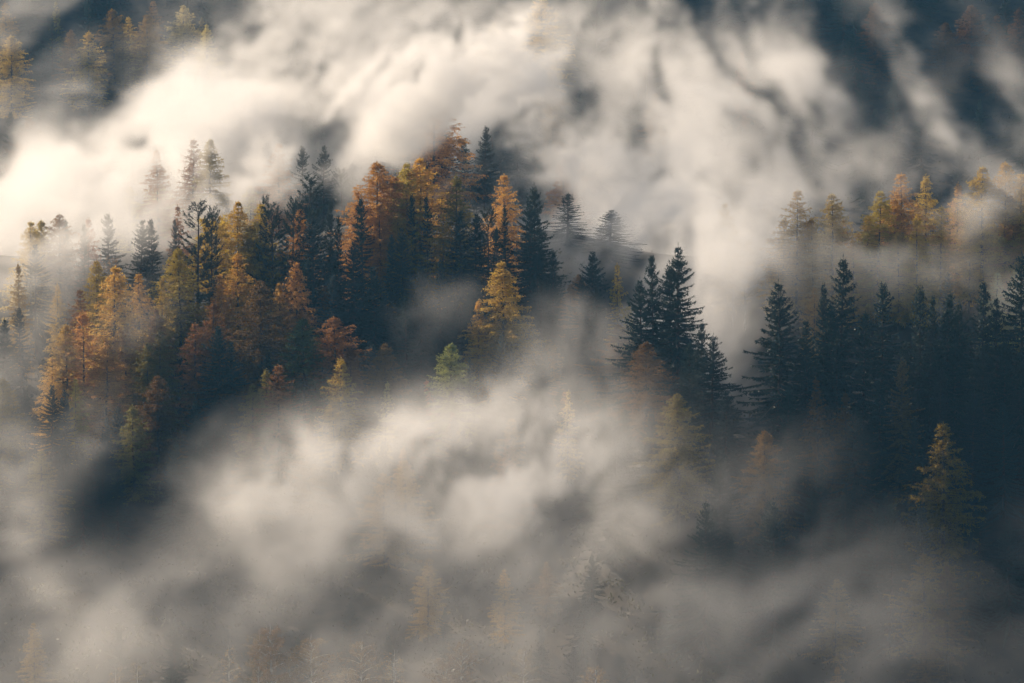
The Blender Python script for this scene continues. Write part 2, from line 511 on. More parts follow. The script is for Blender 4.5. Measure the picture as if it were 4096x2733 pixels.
# right spur, nearest the camera
for a in [
    (S, 2712, 980, 26, 'spruce', 'tall pale-edged spruce with open boughs, last of the tight clump left of the bright gap', 1.0, 0),
    (S, 2686, 1048, 25, 'spruce', 'dark thin-crowned spruce before the tallest one left of the bright gap', .95, 1),
    (S, 2616, 1012, 25, 'spruce', 'slender spruce with a pale misty top, left in the clump by the bright gap', .72, 3),
    (S, 2570, 1115, 22, 'spruce', 'lower dark spruce at the left foot of the clump by the bright gap', .9, 4),
    (S, 2808, 1285, 20, 'spruce', 'narrow dark spruce tip on the right shoulder of the clump left of the bright gap', .7, 3),
    (S, 2846, 1338, 19, 'spruce', 'dark spruce whose drooping boughs border the bright gap on its left', 1.15, 2),
    (S, 2905, 1560, 15, 'spruce', 'low dark spruce with boughs reaching from the left into the bright gap\'s foot', 1.15, 0),
    (S, 3126, 1126, 27, 'spruce', 'big spruce with broad drooping boughs bordering the bright gap on its right', 1.15, 0),
    (S, 3120, 1190, 23, 'spruce', 'thin dark spruce spire directly in front of the big spruce right of the bright gap', .42, 5),
    (S, 3364, 1028, 28, 'spruce', 'tallest spire of the dark right stand, with upswept open boughs', 1.0, 3),
    (S, 3298, 1126, 25, 'spruce', 'spruce with a narrow double-tufted top on the left flank of the tallest right spire', .6, 5),
    (S, 3340, 1215, 22, 'spruce', 'full dark spruce in front of the tallest right spire', .95, 4),
    (S, 3225, 1275, 21, 'spruce', 'bushy dark spruce filling the dip between the gap spruce and the tallest right spire', .95, 2),
    (S, 3530, 1120, 25, 'spruce', 'straight spruce spire standing alone right of the tallest spire, with an even cone', .9, 1),
    (S, 3455, 1245, 20, 'spruce', 'short dark spruce between the tallest right spire and the even cone beside it', .9, 3),
    (S, 3682, 1135, 25, 'greyspruce', 'sparse grey-green spruce with see-through boughs in the right stand', .85, 1),
    (S, 3733, 1176, 23, 'spruce', 'small pointed spruce squeezed between the sparse grey one and the round-headed one', .6, 5),
    (S, 3784, 1170, 24, 'spruce', 'dense round-headed spruce in the middle of the right stand', .9, 4),
    (S, 3838, 1210, 22, 'spruce', 'spruce shoulder just right of the dense round-headed spruce', .8, 2),
    (S, 3936, 1120, 25, 'spruce', 'dark layered spruce spire left of the one cut by the right edge of the photo', .85, 3),
    (S, 3998, 1185, 23, 'spruce', 'lower dark spruce between the layered spire and the edge spruce', .8, 0),
    (S, 4094, 1015, 29, 'spruce', 'tallest dark spruce at the right edge of the photo, half cut off', 1.0, 2),
    (S, 3236, 1370, 19, 'spruce', 'shaded spruce with frosty tips low in front of the dip beside the gap spruce', .9, 1),
    (S, 3354, 1350, 20, 'spruce', 'shaded spruce below the tallest right spire', .9, 5),
    (S, 3722, 1296, 20, 'greyspruce', 'dull olive spruce below the sparse grey spruce', .8, 1),
    (S, 3822, 1346, 19, 'spruce', 'faintly lit spruce below the dense round-headed one', .85, 0),
    (S, 3942, 1372, 19, 'greyspruce', 'small olive-lit spruce below the layered spire', .7, 3),
    (S, 4020, 1350, 19, 'spruce', 'spruce with a pale lit left flank below the right edge spruce', .8, 5),
    (S, 4086, 1400, 18, 'greyspruce', 'pale-tipped spruce at the right edge below the tallest edge spruce', .8, 4),
    (S, 3602, 1430, 19, 'brown', 'dim spruce hung with brown cones in the middle of the dark right stand', .9, 1),
    (S, 3520, 1480, 18, 'spruce', 'dark spruce left of the cone-laden brown one', .9, 0),
    (S, 3756, 1462, 18, 'greyspruce', 'dim spruce with a lit tip right of the cone-laden brown one', .8, 3),
    (S, 3888, 1566, 17, 'bluespruce', 'bluish young spruce low in the dark part of the right stand', 1.0, 2),
    (S, 4022, 1604, 17, 'bluespruce', 'bluish young spruce near the right edge, low in the dark', 1.0, 4),
    (S, 3656, 1660, 16, 'greyspruce', 'small dim spruce just left of the golden larch in the dark right foreground', .8, 1),
    (S, 3420, 1620, 17, 'spruce', 'murky spruce in thin mist below the tallest right spire', .95, 2),
    (S, 3150, 1560, 17, 'spruce', 'murky spruce at the foot of the big gap spruce', 1.0, 4),
    (L, 3276, 1508, 17, 'brown', 'thin brown larch lost among the dark spruces right of the gap', .75, 5),
    (L, 3388, 1566, 16, 'brown', 'second dull brown larch deeper among the dark spruces of the right stand', .7, 3),
    (L, 3780, 1684, 26, 'dimgold', 'tall golden brown larch standing alone in the dark right foreground', .85, 1),
    (L, 3700, 2212, 16, 'dimgold', 'faint brown larch sunk in mist below the golden brown one in the right foreground', .9, 2),
    (L, 3795, 2262, 15, 'brown', 'faint brown larch right of another one sunk in the low right mist', .8, 0),
    (L, 2716, 1572, 19, 'olive', 'olive gold larch before the dark clump left of the gap, foot in mist', .95, 2),
]:
    reg = 'G' if a[2] > 1650 and a[0] == L else 'A'
    hero(reg, a[0], a[1], a[2], a[3], a[4], a[5], a[6], a[7])
# left hill, crest and slope
for a in [
    (S, 2127, 790, 25, 'spruce', 'dark layered spruce standing clear on the right shoulder of the left hill', 1.0, 0),
    (S, 2140, 738, 25, 'greyspruce', 'pale misty spruce directly behind the dark layered one on the shoulder', .9, 1),
    (S, 2211, 1004, 18, 'spruce', 'small dark spruce at the right foot of the layered shoulder spruce', .9, 3),
    (S, 2154, 1010, 18, 'spruce', 'dark spruce at the foot of the layered shoulder spruce', 1.0, 2),
    (S, 2362, 1002, 22, 'spruce', 'dark pointed spruce right of the shoulder where the left hill falls away', 1.05, 4),
    (S, 2386, 1140, 18, 'greyspruce', 'dull grey-green spruce below the dark pointed one where the hill falls away', .9, 1),
    (S, 2166, 1118, 17, 'greyspruce', 'dull green spruce below the layered shoulder spruce, fading into mist', .9, 5),
    (L, 2018, 1046, 24, 'gold', 'large dull gold larch with a stepped left side in the middle of the photo', .95, 0),
    (L, 1912, 1196, 17, 'gold', 'lower dull gold larch leaning out from the left of the large stepped one', .75, 3),
    (L, 2468, 1050, 21, 'gold', 'slim bright gold larch spire left of the dark clump by the gap', .55, 5),
    (L, 2524, 1222, 16, 'gold', 'short gold larch beside the slim bright spire', .7, 1),
    (L, 2482, 1296, 17, 'brown', 'brown larch in thin mist below the slim bright gold spire', 1.1, 2),
    (L, 2584, 1366, 16, 'brown', 'dull brown larch at the left foot of the dark clump by the gap', 1.0, 4),
    (L, 1800, 1372, 19, 'palegreen', 'pale green round-topped larch at the edge of the mist, middle of the photo', .85, 4),
    (L, 1540, 1372, 17, 'brown', 'dim brown larch between the pale green one and the clear gold one', .95, 2),
    (L, 1540, 1524, 14, 'pale', 'small pale straw larch tip poking out of the lower mist', .65, 5),
    (L, 2270, 1556, 15, 'pale', 'small pale larch tip alone in the mist left of the olive gold larch', .6, 5),
    (S, 2012, 1326, 17, 'greyspruce', 'greyish spruce at the foot of the large stepped gold larch', .85, 1),
    (S, 2280, 1350, 15, 'greyspruce', 'faint grey spruce in the mist pool right of the large stepped gold larch', .7, 3),
    (S, 1683, 1056, 18, 'greyspruce', 'grey-green lit spruce in the dark heart of the left hill', .85, 1),
    (S, 1760, 1034, 18, 'greyspruce', 'brownish green spruce below the green gold larch of the crest', .9, 5),
    (L, 2014, 696, 23, 'amber', 'amber larch standing apart right of the crest group, pale mist behind it', .8, 1),
    (S, 2026, 815, 20, 'spruce', 'thin dark spruce in front of the amber larch that stands apart', .65, 5),
    (P_, 1956, 830, 19, 'pine', 'small bushy pine at the left foot of the amber larch that stands apart', .8, 1),
    (L, 1823, 696, 24, 'olive', 'green gold larch with a dark trunk at the right end of the crest group', .8, 3),
    (L, 1678, 630, 25, 'gold', 'tallest golden larch of the crest group, dark trunk showing', .95, 0),
    (L, 1628, 652, 24, 'gold', 'golden larch just left of the tallest one in the crest group', .8, 2),
    (L, 1505, 648, 25, 'orange', 'tall orange larch at the left end of the crest group', .95, 4),
    (L, 1572, 705, 22, 'amber', 'amber larch filling the space between the orange and the golden crest larches', .9, 2),
    (L, 1430, 760, 21, 'amber', 'pale amber larch leaning out left of the tall orange one', .75, 1),
    (L, 1526, 814, 20, 'orange', 'deep orange larch in front of and below the tall orange one', .75, 0),
    (L, 1590, 850, 18, 'gold', 'golden larch below the tallest larch of the crest group', .7, 2),
    (L, 1775, 850, 18, 'gold', 'dull gold larch tucked between the dark spruces below the crest', .75, 1),
    (S, 1654, 772, 21, 'spruce', 'dark spruce spire in front of the tallest golden crest larch', .65, 5),
    (S, 1714, 780, 21, 'spruce', 'dark narrow spruce right of the tallest golden crest larch', .6, 3),
    (S, 1838, 836, 20, 'spruce', 'dark spruce at the foot of the green gold crest larch', .8, 2),
    (S, 1900, 850, 19, 'spruce', 'dark spruce on the slope right of the green gold crest larch', .95, 4),
    (S, 1451, 786, 22, 'spruce', 'dark pointed spruce in front of the tall orange crest larch', .85, 3),
    (S, 1350, 856, 21, 'spruce', 'slim dark spruce left of the one in front of the tall orange larch', .65, 5),
    (S, 1256, 842, 22, 'spruce', 'dark broad spruce with spread ribs of boughs below the crest pine', .9, 2),
    (S, 1612, 906, 19, 'spruce', 'dark spruce low in front of the golden crest larches', .85, 0),
    (S, 1560, 932, 18, 'spruce', 'dark small spruce at the foot of the deep orange larch', .7, 5),
    (S, 1984, 906, 18, 'spruce', 'dark little spruce below the amber larch that stands apart', .75, 3),
    (P_, 1233, 714, 24, 'pine', 'tall dark pine with bushy shoots on the left end of the crest', .9, 0),
    (P_, 1164, 790, 22, 'pine', 'dark tufted pine left of the tall crest pine', .65, 1),
    (P_, 1093, 815, 22, 'pine', 'bluish pine behind the gold larches beside the yellow tree', .8, 1),
    (P_, 1058, 792, 22, 'pine', 'thin dark pine tip sticking up behind the gold larch pair', .5, 0),
    (S, 1325, 798, 22, 'greyspruce', 'slim grey spruce right of the tall crest pine', .55, 5),
    (P_, 789, 817, 24, 'pine', 'dark pine with upturned bushy boughs standing left of the yellow tree', .9, 0),
    (P_, 842, 828, 22, 'pine', 'thin grey pine tip between the dark pine and the yellow tree', .5, 1),
    (BR, 868, 850, 18, 'yellow', 'bright yellow leafy tree on the crest beside the dark pine', 1.05, 0),
    (L, 953, 804, 22, 'gold', 'golden larch rising right behind the bright yellow tree', .8, 0),
    (L, 1032, 812, 22, 'gold', 'brownish gold larch with dark trunk, right of the one behind the yellow tree', .85, 1),
    (L, 1000, 900, 18, 'olive', 'olive gold larch low in front of the gold pair beside the yellow tree', .9, 4),
    (L, 1197, 832, 20, 'orange', 'orange larch between the pines and the broad ribbed spruce', .75, 1),
    (L, 721, 994, 20, 'gold', 'golden larch with a domed top below the dark upturned pine', .95, 4),
    (L, 946, 1006, 20, 'gold', 'golden larch with a ragged left flank below the yellow tree', .95, 3),
    (L, 880, 1095, 17, 'amber', 'amber larch hugging the left flank of the ragged golden one', .8, 1),
    (L, 1182, 1050, 20, 'orange', 'orange pointed larch alone against the dark heart of the left hill', .75, 0),
    (L, 1126, 1130, 16, 'orange', 'small orange larch at the left side of the pointed one in the dark heart', .65, 4),
    (L, 554, 1090, 19, 'amber', 'pale orange larch right of the tall trunk-showing one on the left slope', .75, 1),
    (L, 453, 1066, 25, 'amber', 'tall pinkish orange larch with a dark bare trunk on the left slope', .95, 0),
    (L, 392, 1042, 21, 'gold', 'ochre larch behind the left side of the tall trunk-showing one', .75, 2),
    (BI, 441, 1000, 15, 'orange', 'small leafy orange treetop glowing above the left slope larches', .7, 1),
    (L, 648, 1104, 18, 'gold', 'sparse ochre larch with a visible trunk left of the domed golden one', .6, 3),
    (L, 316, 1156, 18, 'rust', 'reddish larch in shade at the misty left side of the slope', .75, 1),
    (L, 328, 1238, 21, 'amber', 'ochre larch at the left of the broad orange group', .9, 3),
    (L, 268, 1300, 19, 'amber', 'orange larch forming the left edge of the broad orange group', .85, 4),
    (L, 205, 1425, 17, 'amber', 'low orange larch at the bottom left of the broad orange group', .8, 1),
    (L, 420, 1360, 18, 'amber', 'hazy orange larch in front of the tall trunk-showing one', .95, 2),
    (L, 500, 1300, 17, 'orange', 'hazy orange larch at the right foot of the tall trunk-showing one', .8, 4),
    (L, 625, 1236, 17, 'rust', 'reddish larch in shade below the sparse ochre one', .8, 0),
    (L, 643, 1318, 19, 'olive', 'olive gold larch with a bright left rim low on the left slope', .75, 0),
    (L, 588, 1372, 17, 'olive', 'olive green larch leaning from the left of the bright-rimmed one', .8, 4),
    (L, 632, 1502, 18, 'brown', 'dark brownish larch in shade below the bright-rimmed one', .95, 2),
    (L, 538, 1616, 16, 'olive', 'murky olive larch at the mist edge on the lower left slope', .95, 3),
    (L, 300, 1510, 15, 'gold', 'small ochre tuft of larch below the broad orange group', .55, 1),
    (L, 848, 1198, 18, 'rust', 'dim rust larch below the ragged golden one', .9, 3),
    (L, 782, 1290, 18, 'rust', 'darker rust larch in shade left of the blue-tinged spruce', .9, 1),
    (L, 1054, 1120, 24, 'brown', 'large dim olive brown larch in the dark below the yellow tree', 1.0, 2),
    (S, 882, 1298, 19, 'bluespruce', 'blue-tinged spruce with frosty boughs low on the left hill', 1.0, 4),
    (S, 925, 1362, 16, 'bluespruce', 'smaller frosty spruce at the right side of the blue-tinged one', .9, 2),
    (L, 1216, 1274, 20, 'green', 'dark green larch with a dense domed crown low on the left hill', 1.0, 4),
    (L, 1340, 1268, 19, 'rust', 'russet larch with a wide round crown beside the green domed one', 1.25, 4),
    (L, 1400, 1390, 15, 'rust', 'low russet larch at the right foot of the round-crowned one', .9, 2),
    (L, 1114, 1458, 18, 'rust', 'russet larch right of the yellow-green one just above the lower mist', .95, 1),
    (L, 1063, 1472, 17, 'olive', 'dim olive larch behind the yellow-green one above the lower mist', .75, 3),
    (L, 1010, 1536, 16, 'olive', 'yellow-green larch with feathery boughs just above the lower mist', .85, 0),
    (L, 1366, 1428, 18, 'gold', 'clear golden larch with spread layered boughs above the lower mist', .95, 3),
    (L, 1334, 1600, 12, 'gold', 'small gold larch under the clear layered one, half in mist', 1.0, 4),
    (S, 1326, 1090, 19, 'bluespruce', 'frost-speckled spruce in the dark heart of the left hill', .9, 1),
    (S, 1230, 1010, 19, 'spruce', 'black-green spruce below the broad ribbed one', .9, 0),
    (S, 1420, 960, 19, 'spruce', 'black-green spruce below the deep orange larch', .9, 2),
    (S, 1500, 1060, 19, 'spruce', 'black-green spruce in the centre of the dark heart', 1.0, 4),
    (S, 1620, 1180, 18, 'spruce', 'black-green spruce right of the russet round crown, in the dark', 1.0, 0),
    (S, 557, 874, 21, 'greyspruce', 'grey spruce with layered boughs in mist, left of the slimmer twin', .95, 0),
    (S, 612, 870, 21, 'greyspruce', 'slimmer grey spruce in mist right of the layered one', .85, 3),
    (S, 432, 846, 21, 'greyspruce', 'pale misty spruce with spread boughs at the upper left of the hill', .9, 1),
    (S, 339, 892, 20, 'greyspruce', 'faint small spruce left of the pale spread one in mist', .7, 5),
    (L, 352, 872, 20, 'pink', 'faint orange larch just right of the faint small spruce in mist', .6, 1),
    (L, 240, 856, 21, 'pink', 'washed-out pinkish larch in the bright mist at the far left', .85, 2),
    (S, 266, 872, 20, 'greyspruce', 'grey spruce overlapping the washed-out pinkish larch at the far left', .6, 3),
    (L, 120, 885, 21, 'pale', 'pale yellow larch nearly lost in bright mist at the far left', .8, 0),
    (L, 165, 880, 20, 'pale', 'pale larch beside another one nearly lost in bright mist', .7, 4),
    (S, 137, 972, 19, 'greyspruce', 'grey spruce with a slanting shadow in the mist at the far left', 1.0, 2),
    (L, 232, 1132, 15, 'gold', 'small gold larch in a shaft of shade at the misty left', .6, 3),
    (L, 76, 1050, 20, 'dimgold', 'thin bare-trunked larch in the bright mist near the left edge', .45, 3),
    (S, 84, 1222, 19, 'bluespruce', 'bluish spruce in shade at the foot of the bare-trunked larch', .9, 1),
    (L, 4, 1512, 19, 'olive', 'yellow-green larch cut off by the left edge of the photo', .9, 4),
    (S, 102, 1556, 15, 'bluespruce', 'small dim spruce right of the yellow-green edge larch', .8, 0),
    (S, 208, 1532, 16, 'bluespruce', 'dim bluish spruce under the low orange larch', .9, 2),
    (S, 258, 1552, 15, 'bluespruce', 'dim bluish spruce beside another, low at the left in thin mist', .8, 4),
    (S, 20, 1270, 18, 'spruce', 'dark spruce at the left edge of the photo below the bright mist', .9, 3),
    (L, 721, 816, 20, 'pink', 'faint orange larch in mist left of the dark upturned pine', .6, 5),
    (S, 700, 872, 18, 'greyspruce', 'faint grey spruce between the misty twins and the dark upturned pine', .6, 3),
]:
    hero('B', a[0], a[1], a[2], a[3], a[4], a[5], a[6], a[7])
# in the mist behind the hill
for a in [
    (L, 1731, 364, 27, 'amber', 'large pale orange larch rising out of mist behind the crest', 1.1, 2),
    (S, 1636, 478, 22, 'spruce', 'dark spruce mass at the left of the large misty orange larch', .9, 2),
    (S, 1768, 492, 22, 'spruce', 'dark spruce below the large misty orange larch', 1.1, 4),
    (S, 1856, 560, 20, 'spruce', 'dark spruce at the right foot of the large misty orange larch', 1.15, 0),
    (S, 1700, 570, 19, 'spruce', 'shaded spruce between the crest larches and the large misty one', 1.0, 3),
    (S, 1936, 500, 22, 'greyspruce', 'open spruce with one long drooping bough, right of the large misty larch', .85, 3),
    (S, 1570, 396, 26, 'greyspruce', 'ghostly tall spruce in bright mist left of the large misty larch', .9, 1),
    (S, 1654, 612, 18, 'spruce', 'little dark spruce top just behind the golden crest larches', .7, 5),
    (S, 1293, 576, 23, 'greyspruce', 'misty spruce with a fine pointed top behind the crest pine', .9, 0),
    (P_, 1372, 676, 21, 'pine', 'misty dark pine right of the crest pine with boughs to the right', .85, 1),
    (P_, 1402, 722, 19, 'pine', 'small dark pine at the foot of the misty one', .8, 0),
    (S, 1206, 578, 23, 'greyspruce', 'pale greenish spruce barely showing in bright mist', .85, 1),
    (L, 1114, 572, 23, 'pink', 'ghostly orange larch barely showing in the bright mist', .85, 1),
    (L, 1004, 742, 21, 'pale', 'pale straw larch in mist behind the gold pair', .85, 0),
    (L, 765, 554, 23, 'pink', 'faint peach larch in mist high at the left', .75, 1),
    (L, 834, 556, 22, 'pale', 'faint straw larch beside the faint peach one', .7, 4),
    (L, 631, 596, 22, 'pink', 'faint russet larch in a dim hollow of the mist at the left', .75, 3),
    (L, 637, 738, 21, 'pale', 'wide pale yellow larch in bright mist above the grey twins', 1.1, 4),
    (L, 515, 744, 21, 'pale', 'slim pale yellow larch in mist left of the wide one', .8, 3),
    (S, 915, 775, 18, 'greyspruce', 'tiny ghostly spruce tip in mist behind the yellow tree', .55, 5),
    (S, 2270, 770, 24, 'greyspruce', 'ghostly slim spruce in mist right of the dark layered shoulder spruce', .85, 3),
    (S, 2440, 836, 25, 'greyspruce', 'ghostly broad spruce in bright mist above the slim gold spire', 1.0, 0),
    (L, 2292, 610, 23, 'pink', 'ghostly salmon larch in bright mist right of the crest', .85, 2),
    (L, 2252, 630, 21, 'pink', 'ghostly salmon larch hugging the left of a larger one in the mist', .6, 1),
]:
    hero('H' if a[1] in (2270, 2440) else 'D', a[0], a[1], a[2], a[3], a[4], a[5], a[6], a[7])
# the slope behind the dark spruces
for a in [
    (BI, 2982, 938, 17, 'yellow', 'glowing golden birch with a broken crown in the bright gap', 1.0, 0),
    (BI, 2932, 985, 14, 'yellow', 'lower glowing golden birch at the left of the broken-crowned one', .9, 1),
    (L, 2904, 812, 21, 'pale', 'pale larch dissolving in the bright mist above the golden birch', .7, 0),
    (L, 3190, 758, 23, 'gold', 'pale gold larch with a slim top, first in the row behind the dark stand', .85, 1),
    (L, 3136, 866, 18, 'gold', 'lower gold larch at the left of the slim-topped pale gold one', .8, 3),
    (L, 3252, 870, 17, 'gold', 'low pale gold larch at the right foot of the slim-topped one', .7, 4),
    (L, 3336, 774, 22, 'pale', 'pale yellow larch with a rounded cone, second in the row behind the dark stand', .9, 0),
    (L, 3512, 762, 23, 'gold', 'peach larch with a pointed top left of the reddish feathery one', .85, 0),
    (L, 3470, 860, 18, 'gold', 'low peach larch at the left foot of the pointed one', .7, 4),
    (L, 3613, 690, 24, 'amber', 'reddish feathery larch, highest of the misty row behind the dark stand', .95, 1),
    (L, 3570, 800, 20, 'amber', 'peach larch between the pointed one and the reddish feathery one', .9, 2),
    (L, 3702, 696, 23, 'gold', 'pale gold larch just right of the reddish feathery one', .75, 3),
    (L, 3668, 858, 20, 'gold', 'bright yellow larch in front of the misty row, catching the sun', .85, 3),
    (L, 3596, 925, 17, 'gold', 'lower yellow larch at the left of the one catching the sun', .75, 4),
    (L, 3762, 822, 19, 'gold', 'small gold larch right of the yellow one catching the sun', .7, 1),
    (L, 3827, 728, 20, 'amber', 'faint pink larch in a dim hollow of the misty row', .75, 3),
    (L, 3935, 666, 25, 'gold', 'large pale gold larch with a dark trunk near the right edge', .95, 0),
    (L, 4028, 648, 25, 'gold', 'amber larch right of the large pale gold one near the right edge', .8, 4),
    (L, 4088, 690, 23, 'gold', 'gold larch cut by the right edge of the photo above the dark edge spruce', .8, 1),
    (L, 3880, 850, 17, 'gold', 'low amber larch at the foot of the large pale gold one', .9, 2),
    (L, 4060, 850, 17, 'amber', 'low reddish larch at the right edge under the amber one', .9, 2),
    (L, 3420, 960, 16, 'gold', 'dim peach larch low in the mist above the tallest right spire', .9, 2),
]:
    hero('C', a[0], a[1], a[2], a[3], a[4], a[5], a[6], a[7])
# far mountainside
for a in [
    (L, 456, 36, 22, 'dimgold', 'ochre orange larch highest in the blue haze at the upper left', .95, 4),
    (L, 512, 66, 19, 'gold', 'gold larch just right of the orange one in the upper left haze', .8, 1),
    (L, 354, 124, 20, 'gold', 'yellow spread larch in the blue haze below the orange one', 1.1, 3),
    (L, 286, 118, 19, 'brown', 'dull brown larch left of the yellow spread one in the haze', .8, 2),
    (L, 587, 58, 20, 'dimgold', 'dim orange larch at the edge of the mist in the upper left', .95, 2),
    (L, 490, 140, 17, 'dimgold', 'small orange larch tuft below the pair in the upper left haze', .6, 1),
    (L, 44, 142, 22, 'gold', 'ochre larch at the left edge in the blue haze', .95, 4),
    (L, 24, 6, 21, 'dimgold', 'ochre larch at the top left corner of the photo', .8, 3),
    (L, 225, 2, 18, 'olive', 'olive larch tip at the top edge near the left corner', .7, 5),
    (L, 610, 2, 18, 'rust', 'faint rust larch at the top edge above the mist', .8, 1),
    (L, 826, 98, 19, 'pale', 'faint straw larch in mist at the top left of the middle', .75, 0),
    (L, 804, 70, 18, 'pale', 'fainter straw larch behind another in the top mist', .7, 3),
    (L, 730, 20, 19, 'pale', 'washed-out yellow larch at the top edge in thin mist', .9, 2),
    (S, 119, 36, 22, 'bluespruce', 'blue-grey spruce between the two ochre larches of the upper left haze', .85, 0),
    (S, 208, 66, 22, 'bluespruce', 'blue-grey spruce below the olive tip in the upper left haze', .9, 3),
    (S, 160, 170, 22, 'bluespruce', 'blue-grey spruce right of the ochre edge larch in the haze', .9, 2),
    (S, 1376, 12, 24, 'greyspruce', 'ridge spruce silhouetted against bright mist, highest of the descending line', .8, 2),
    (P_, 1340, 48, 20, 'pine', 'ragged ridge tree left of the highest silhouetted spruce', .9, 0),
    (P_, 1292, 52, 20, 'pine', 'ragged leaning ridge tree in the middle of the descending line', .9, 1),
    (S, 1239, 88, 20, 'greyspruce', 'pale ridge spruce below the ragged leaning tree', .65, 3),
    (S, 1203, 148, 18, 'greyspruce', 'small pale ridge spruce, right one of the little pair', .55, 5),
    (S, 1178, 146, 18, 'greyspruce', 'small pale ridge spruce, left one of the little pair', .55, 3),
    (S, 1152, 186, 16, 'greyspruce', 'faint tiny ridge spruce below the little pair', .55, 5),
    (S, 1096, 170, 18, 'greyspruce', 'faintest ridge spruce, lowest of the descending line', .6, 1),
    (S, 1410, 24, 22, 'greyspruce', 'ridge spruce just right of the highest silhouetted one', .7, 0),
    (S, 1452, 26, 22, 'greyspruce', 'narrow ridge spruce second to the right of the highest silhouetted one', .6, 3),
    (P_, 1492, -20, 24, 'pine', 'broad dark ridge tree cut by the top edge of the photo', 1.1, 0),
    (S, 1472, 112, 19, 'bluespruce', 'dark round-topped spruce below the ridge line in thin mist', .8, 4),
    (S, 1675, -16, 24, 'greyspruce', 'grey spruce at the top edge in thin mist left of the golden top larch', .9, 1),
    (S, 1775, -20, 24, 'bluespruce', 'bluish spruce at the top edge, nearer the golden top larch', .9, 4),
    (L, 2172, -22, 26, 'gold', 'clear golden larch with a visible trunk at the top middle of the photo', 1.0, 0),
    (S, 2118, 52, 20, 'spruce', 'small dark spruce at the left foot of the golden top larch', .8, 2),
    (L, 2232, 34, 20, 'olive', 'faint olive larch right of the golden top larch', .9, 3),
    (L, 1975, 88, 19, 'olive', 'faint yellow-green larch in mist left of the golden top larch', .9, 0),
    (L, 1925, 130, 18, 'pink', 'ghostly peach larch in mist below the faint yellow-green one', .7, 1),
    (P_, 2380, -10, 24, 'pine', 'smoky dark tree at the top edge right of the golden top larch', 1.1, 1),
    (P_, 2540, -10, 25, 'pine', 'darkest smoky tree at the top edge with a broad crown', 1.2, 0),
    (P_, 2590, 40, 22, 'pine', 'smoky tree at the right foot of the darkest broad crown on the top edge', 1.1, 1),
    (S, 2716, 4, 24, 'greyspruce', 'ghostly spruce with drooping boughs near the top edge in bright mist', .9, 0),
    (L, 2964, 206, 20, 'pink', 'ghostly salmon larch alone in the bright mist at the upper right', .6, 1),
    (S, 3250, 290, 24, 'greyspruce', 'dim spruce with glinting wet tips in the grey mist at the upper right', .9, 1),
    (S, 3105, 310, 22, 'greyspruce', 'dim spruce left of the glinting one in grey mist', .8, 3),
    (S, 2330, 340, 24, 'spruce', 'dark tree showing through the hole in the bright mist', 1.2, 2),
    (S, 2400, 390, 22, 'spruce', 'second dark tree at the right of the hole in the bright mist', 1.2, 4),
    (L, 3510, 10, 22, 'shadedrust', 'dark rust larch at the top edge in the shaded upper right', 1.0, 2),
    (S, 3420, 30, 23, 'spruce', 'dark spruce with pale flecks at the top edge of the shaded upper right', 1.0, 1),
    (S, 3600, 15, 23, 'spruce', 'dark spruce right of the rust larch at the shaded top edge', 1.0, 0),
    (L, 3890, 20, 22, 'shadedrust', 'dark red larch at the top edge right of the thin mist plume', 1.1, 4),
    (L, 3990, 60, 21, 'shadedrust', 'dark red larch lower right of the one beside the mist plume', 1.0, 1),
    (L, 3780, 90, 20, 'shadedrust', 'dull brown larch behind the thin mist plume at the upper right', 1.0, 2),
    (L, 4070, 30, 21, 'shadedrust', 'dull brown larch at the top right corner of the photo', 1.0, 3),
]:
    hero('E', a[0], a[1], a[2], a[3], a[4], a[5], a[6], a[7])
# foot of the slope
for a in [
    (BI, 1090, 2476, 17, 'brown', 'tallest dim orange birch at the bottom edge, its top in mist', 1.0, 0),
    (BI, 1036, 2495, 16, 'brown', 'dim orange birch hugging the left of the tallest bottom one', .8, 1),
    (BI, 1247, 2520, 17, 'brown', 'dim orange birch with a full crown right of the tallest bottom one', 1.15, 0),
    (BI, 1170, 2660, 13, 'brown', 'low dim birch between the two fullest orange ones at the bottom edge', 1.0, 0),
    (BI, 1447, 2528, 17, 'brown', 'open orange birch with a leaning white trunk at the bottom edge', 1.0, 1),
    (BI, 1390, 2650, 12, 'brown', 'low orange birch at the left foot of the open leaning one', 1.0, 1),
    (BI, 1560, 2580, 17, 'dimgold', 'nearly bare birch beside a bright white trunk at the bottom edge', 1.0, 2),
    (BI, 1590, 2610, 16, 'dimgold', 'bare white birch trunk at the bottom edge right of the open leaning one', .9, 2),
    (BI, 1840, 2524, 17, 'brown', 'sparse orange birch with a thin top right of the bare white trunk', .9, 1),
    (BI, 1772, 2600, 15, 'brown', 'dim birch at the left side of the sparse thin-topped one', 1.0, 0),
    (BI, 474, 2636, 17, 'dimgold', 'leaning bare white trunk in mist at the bottom left', .7, 2),
    (BI, 546, 2618, 17, 'dimgold', 'upright bare white trunk in mist right of the leaning one at the bottom left', .7, 2),
    (BI, 918, 2560, 16, 'dimgold', 'faint bare trunk in mist left of the tallest bottom birch', .8, 2),
    (BI, 2378, 2632, 15, 'dimgold', 'ghostly thin birch at the bottom edge right of the middle', .9, 1),
    (BI, 2090, 2560, 15, 'brown', 'faint orange birch at the bottom edge near the middle', .8, 1),
]:
    hero('F', a[0], a[1], a[2], a[3], a[4], a[5], a[6], a[7])
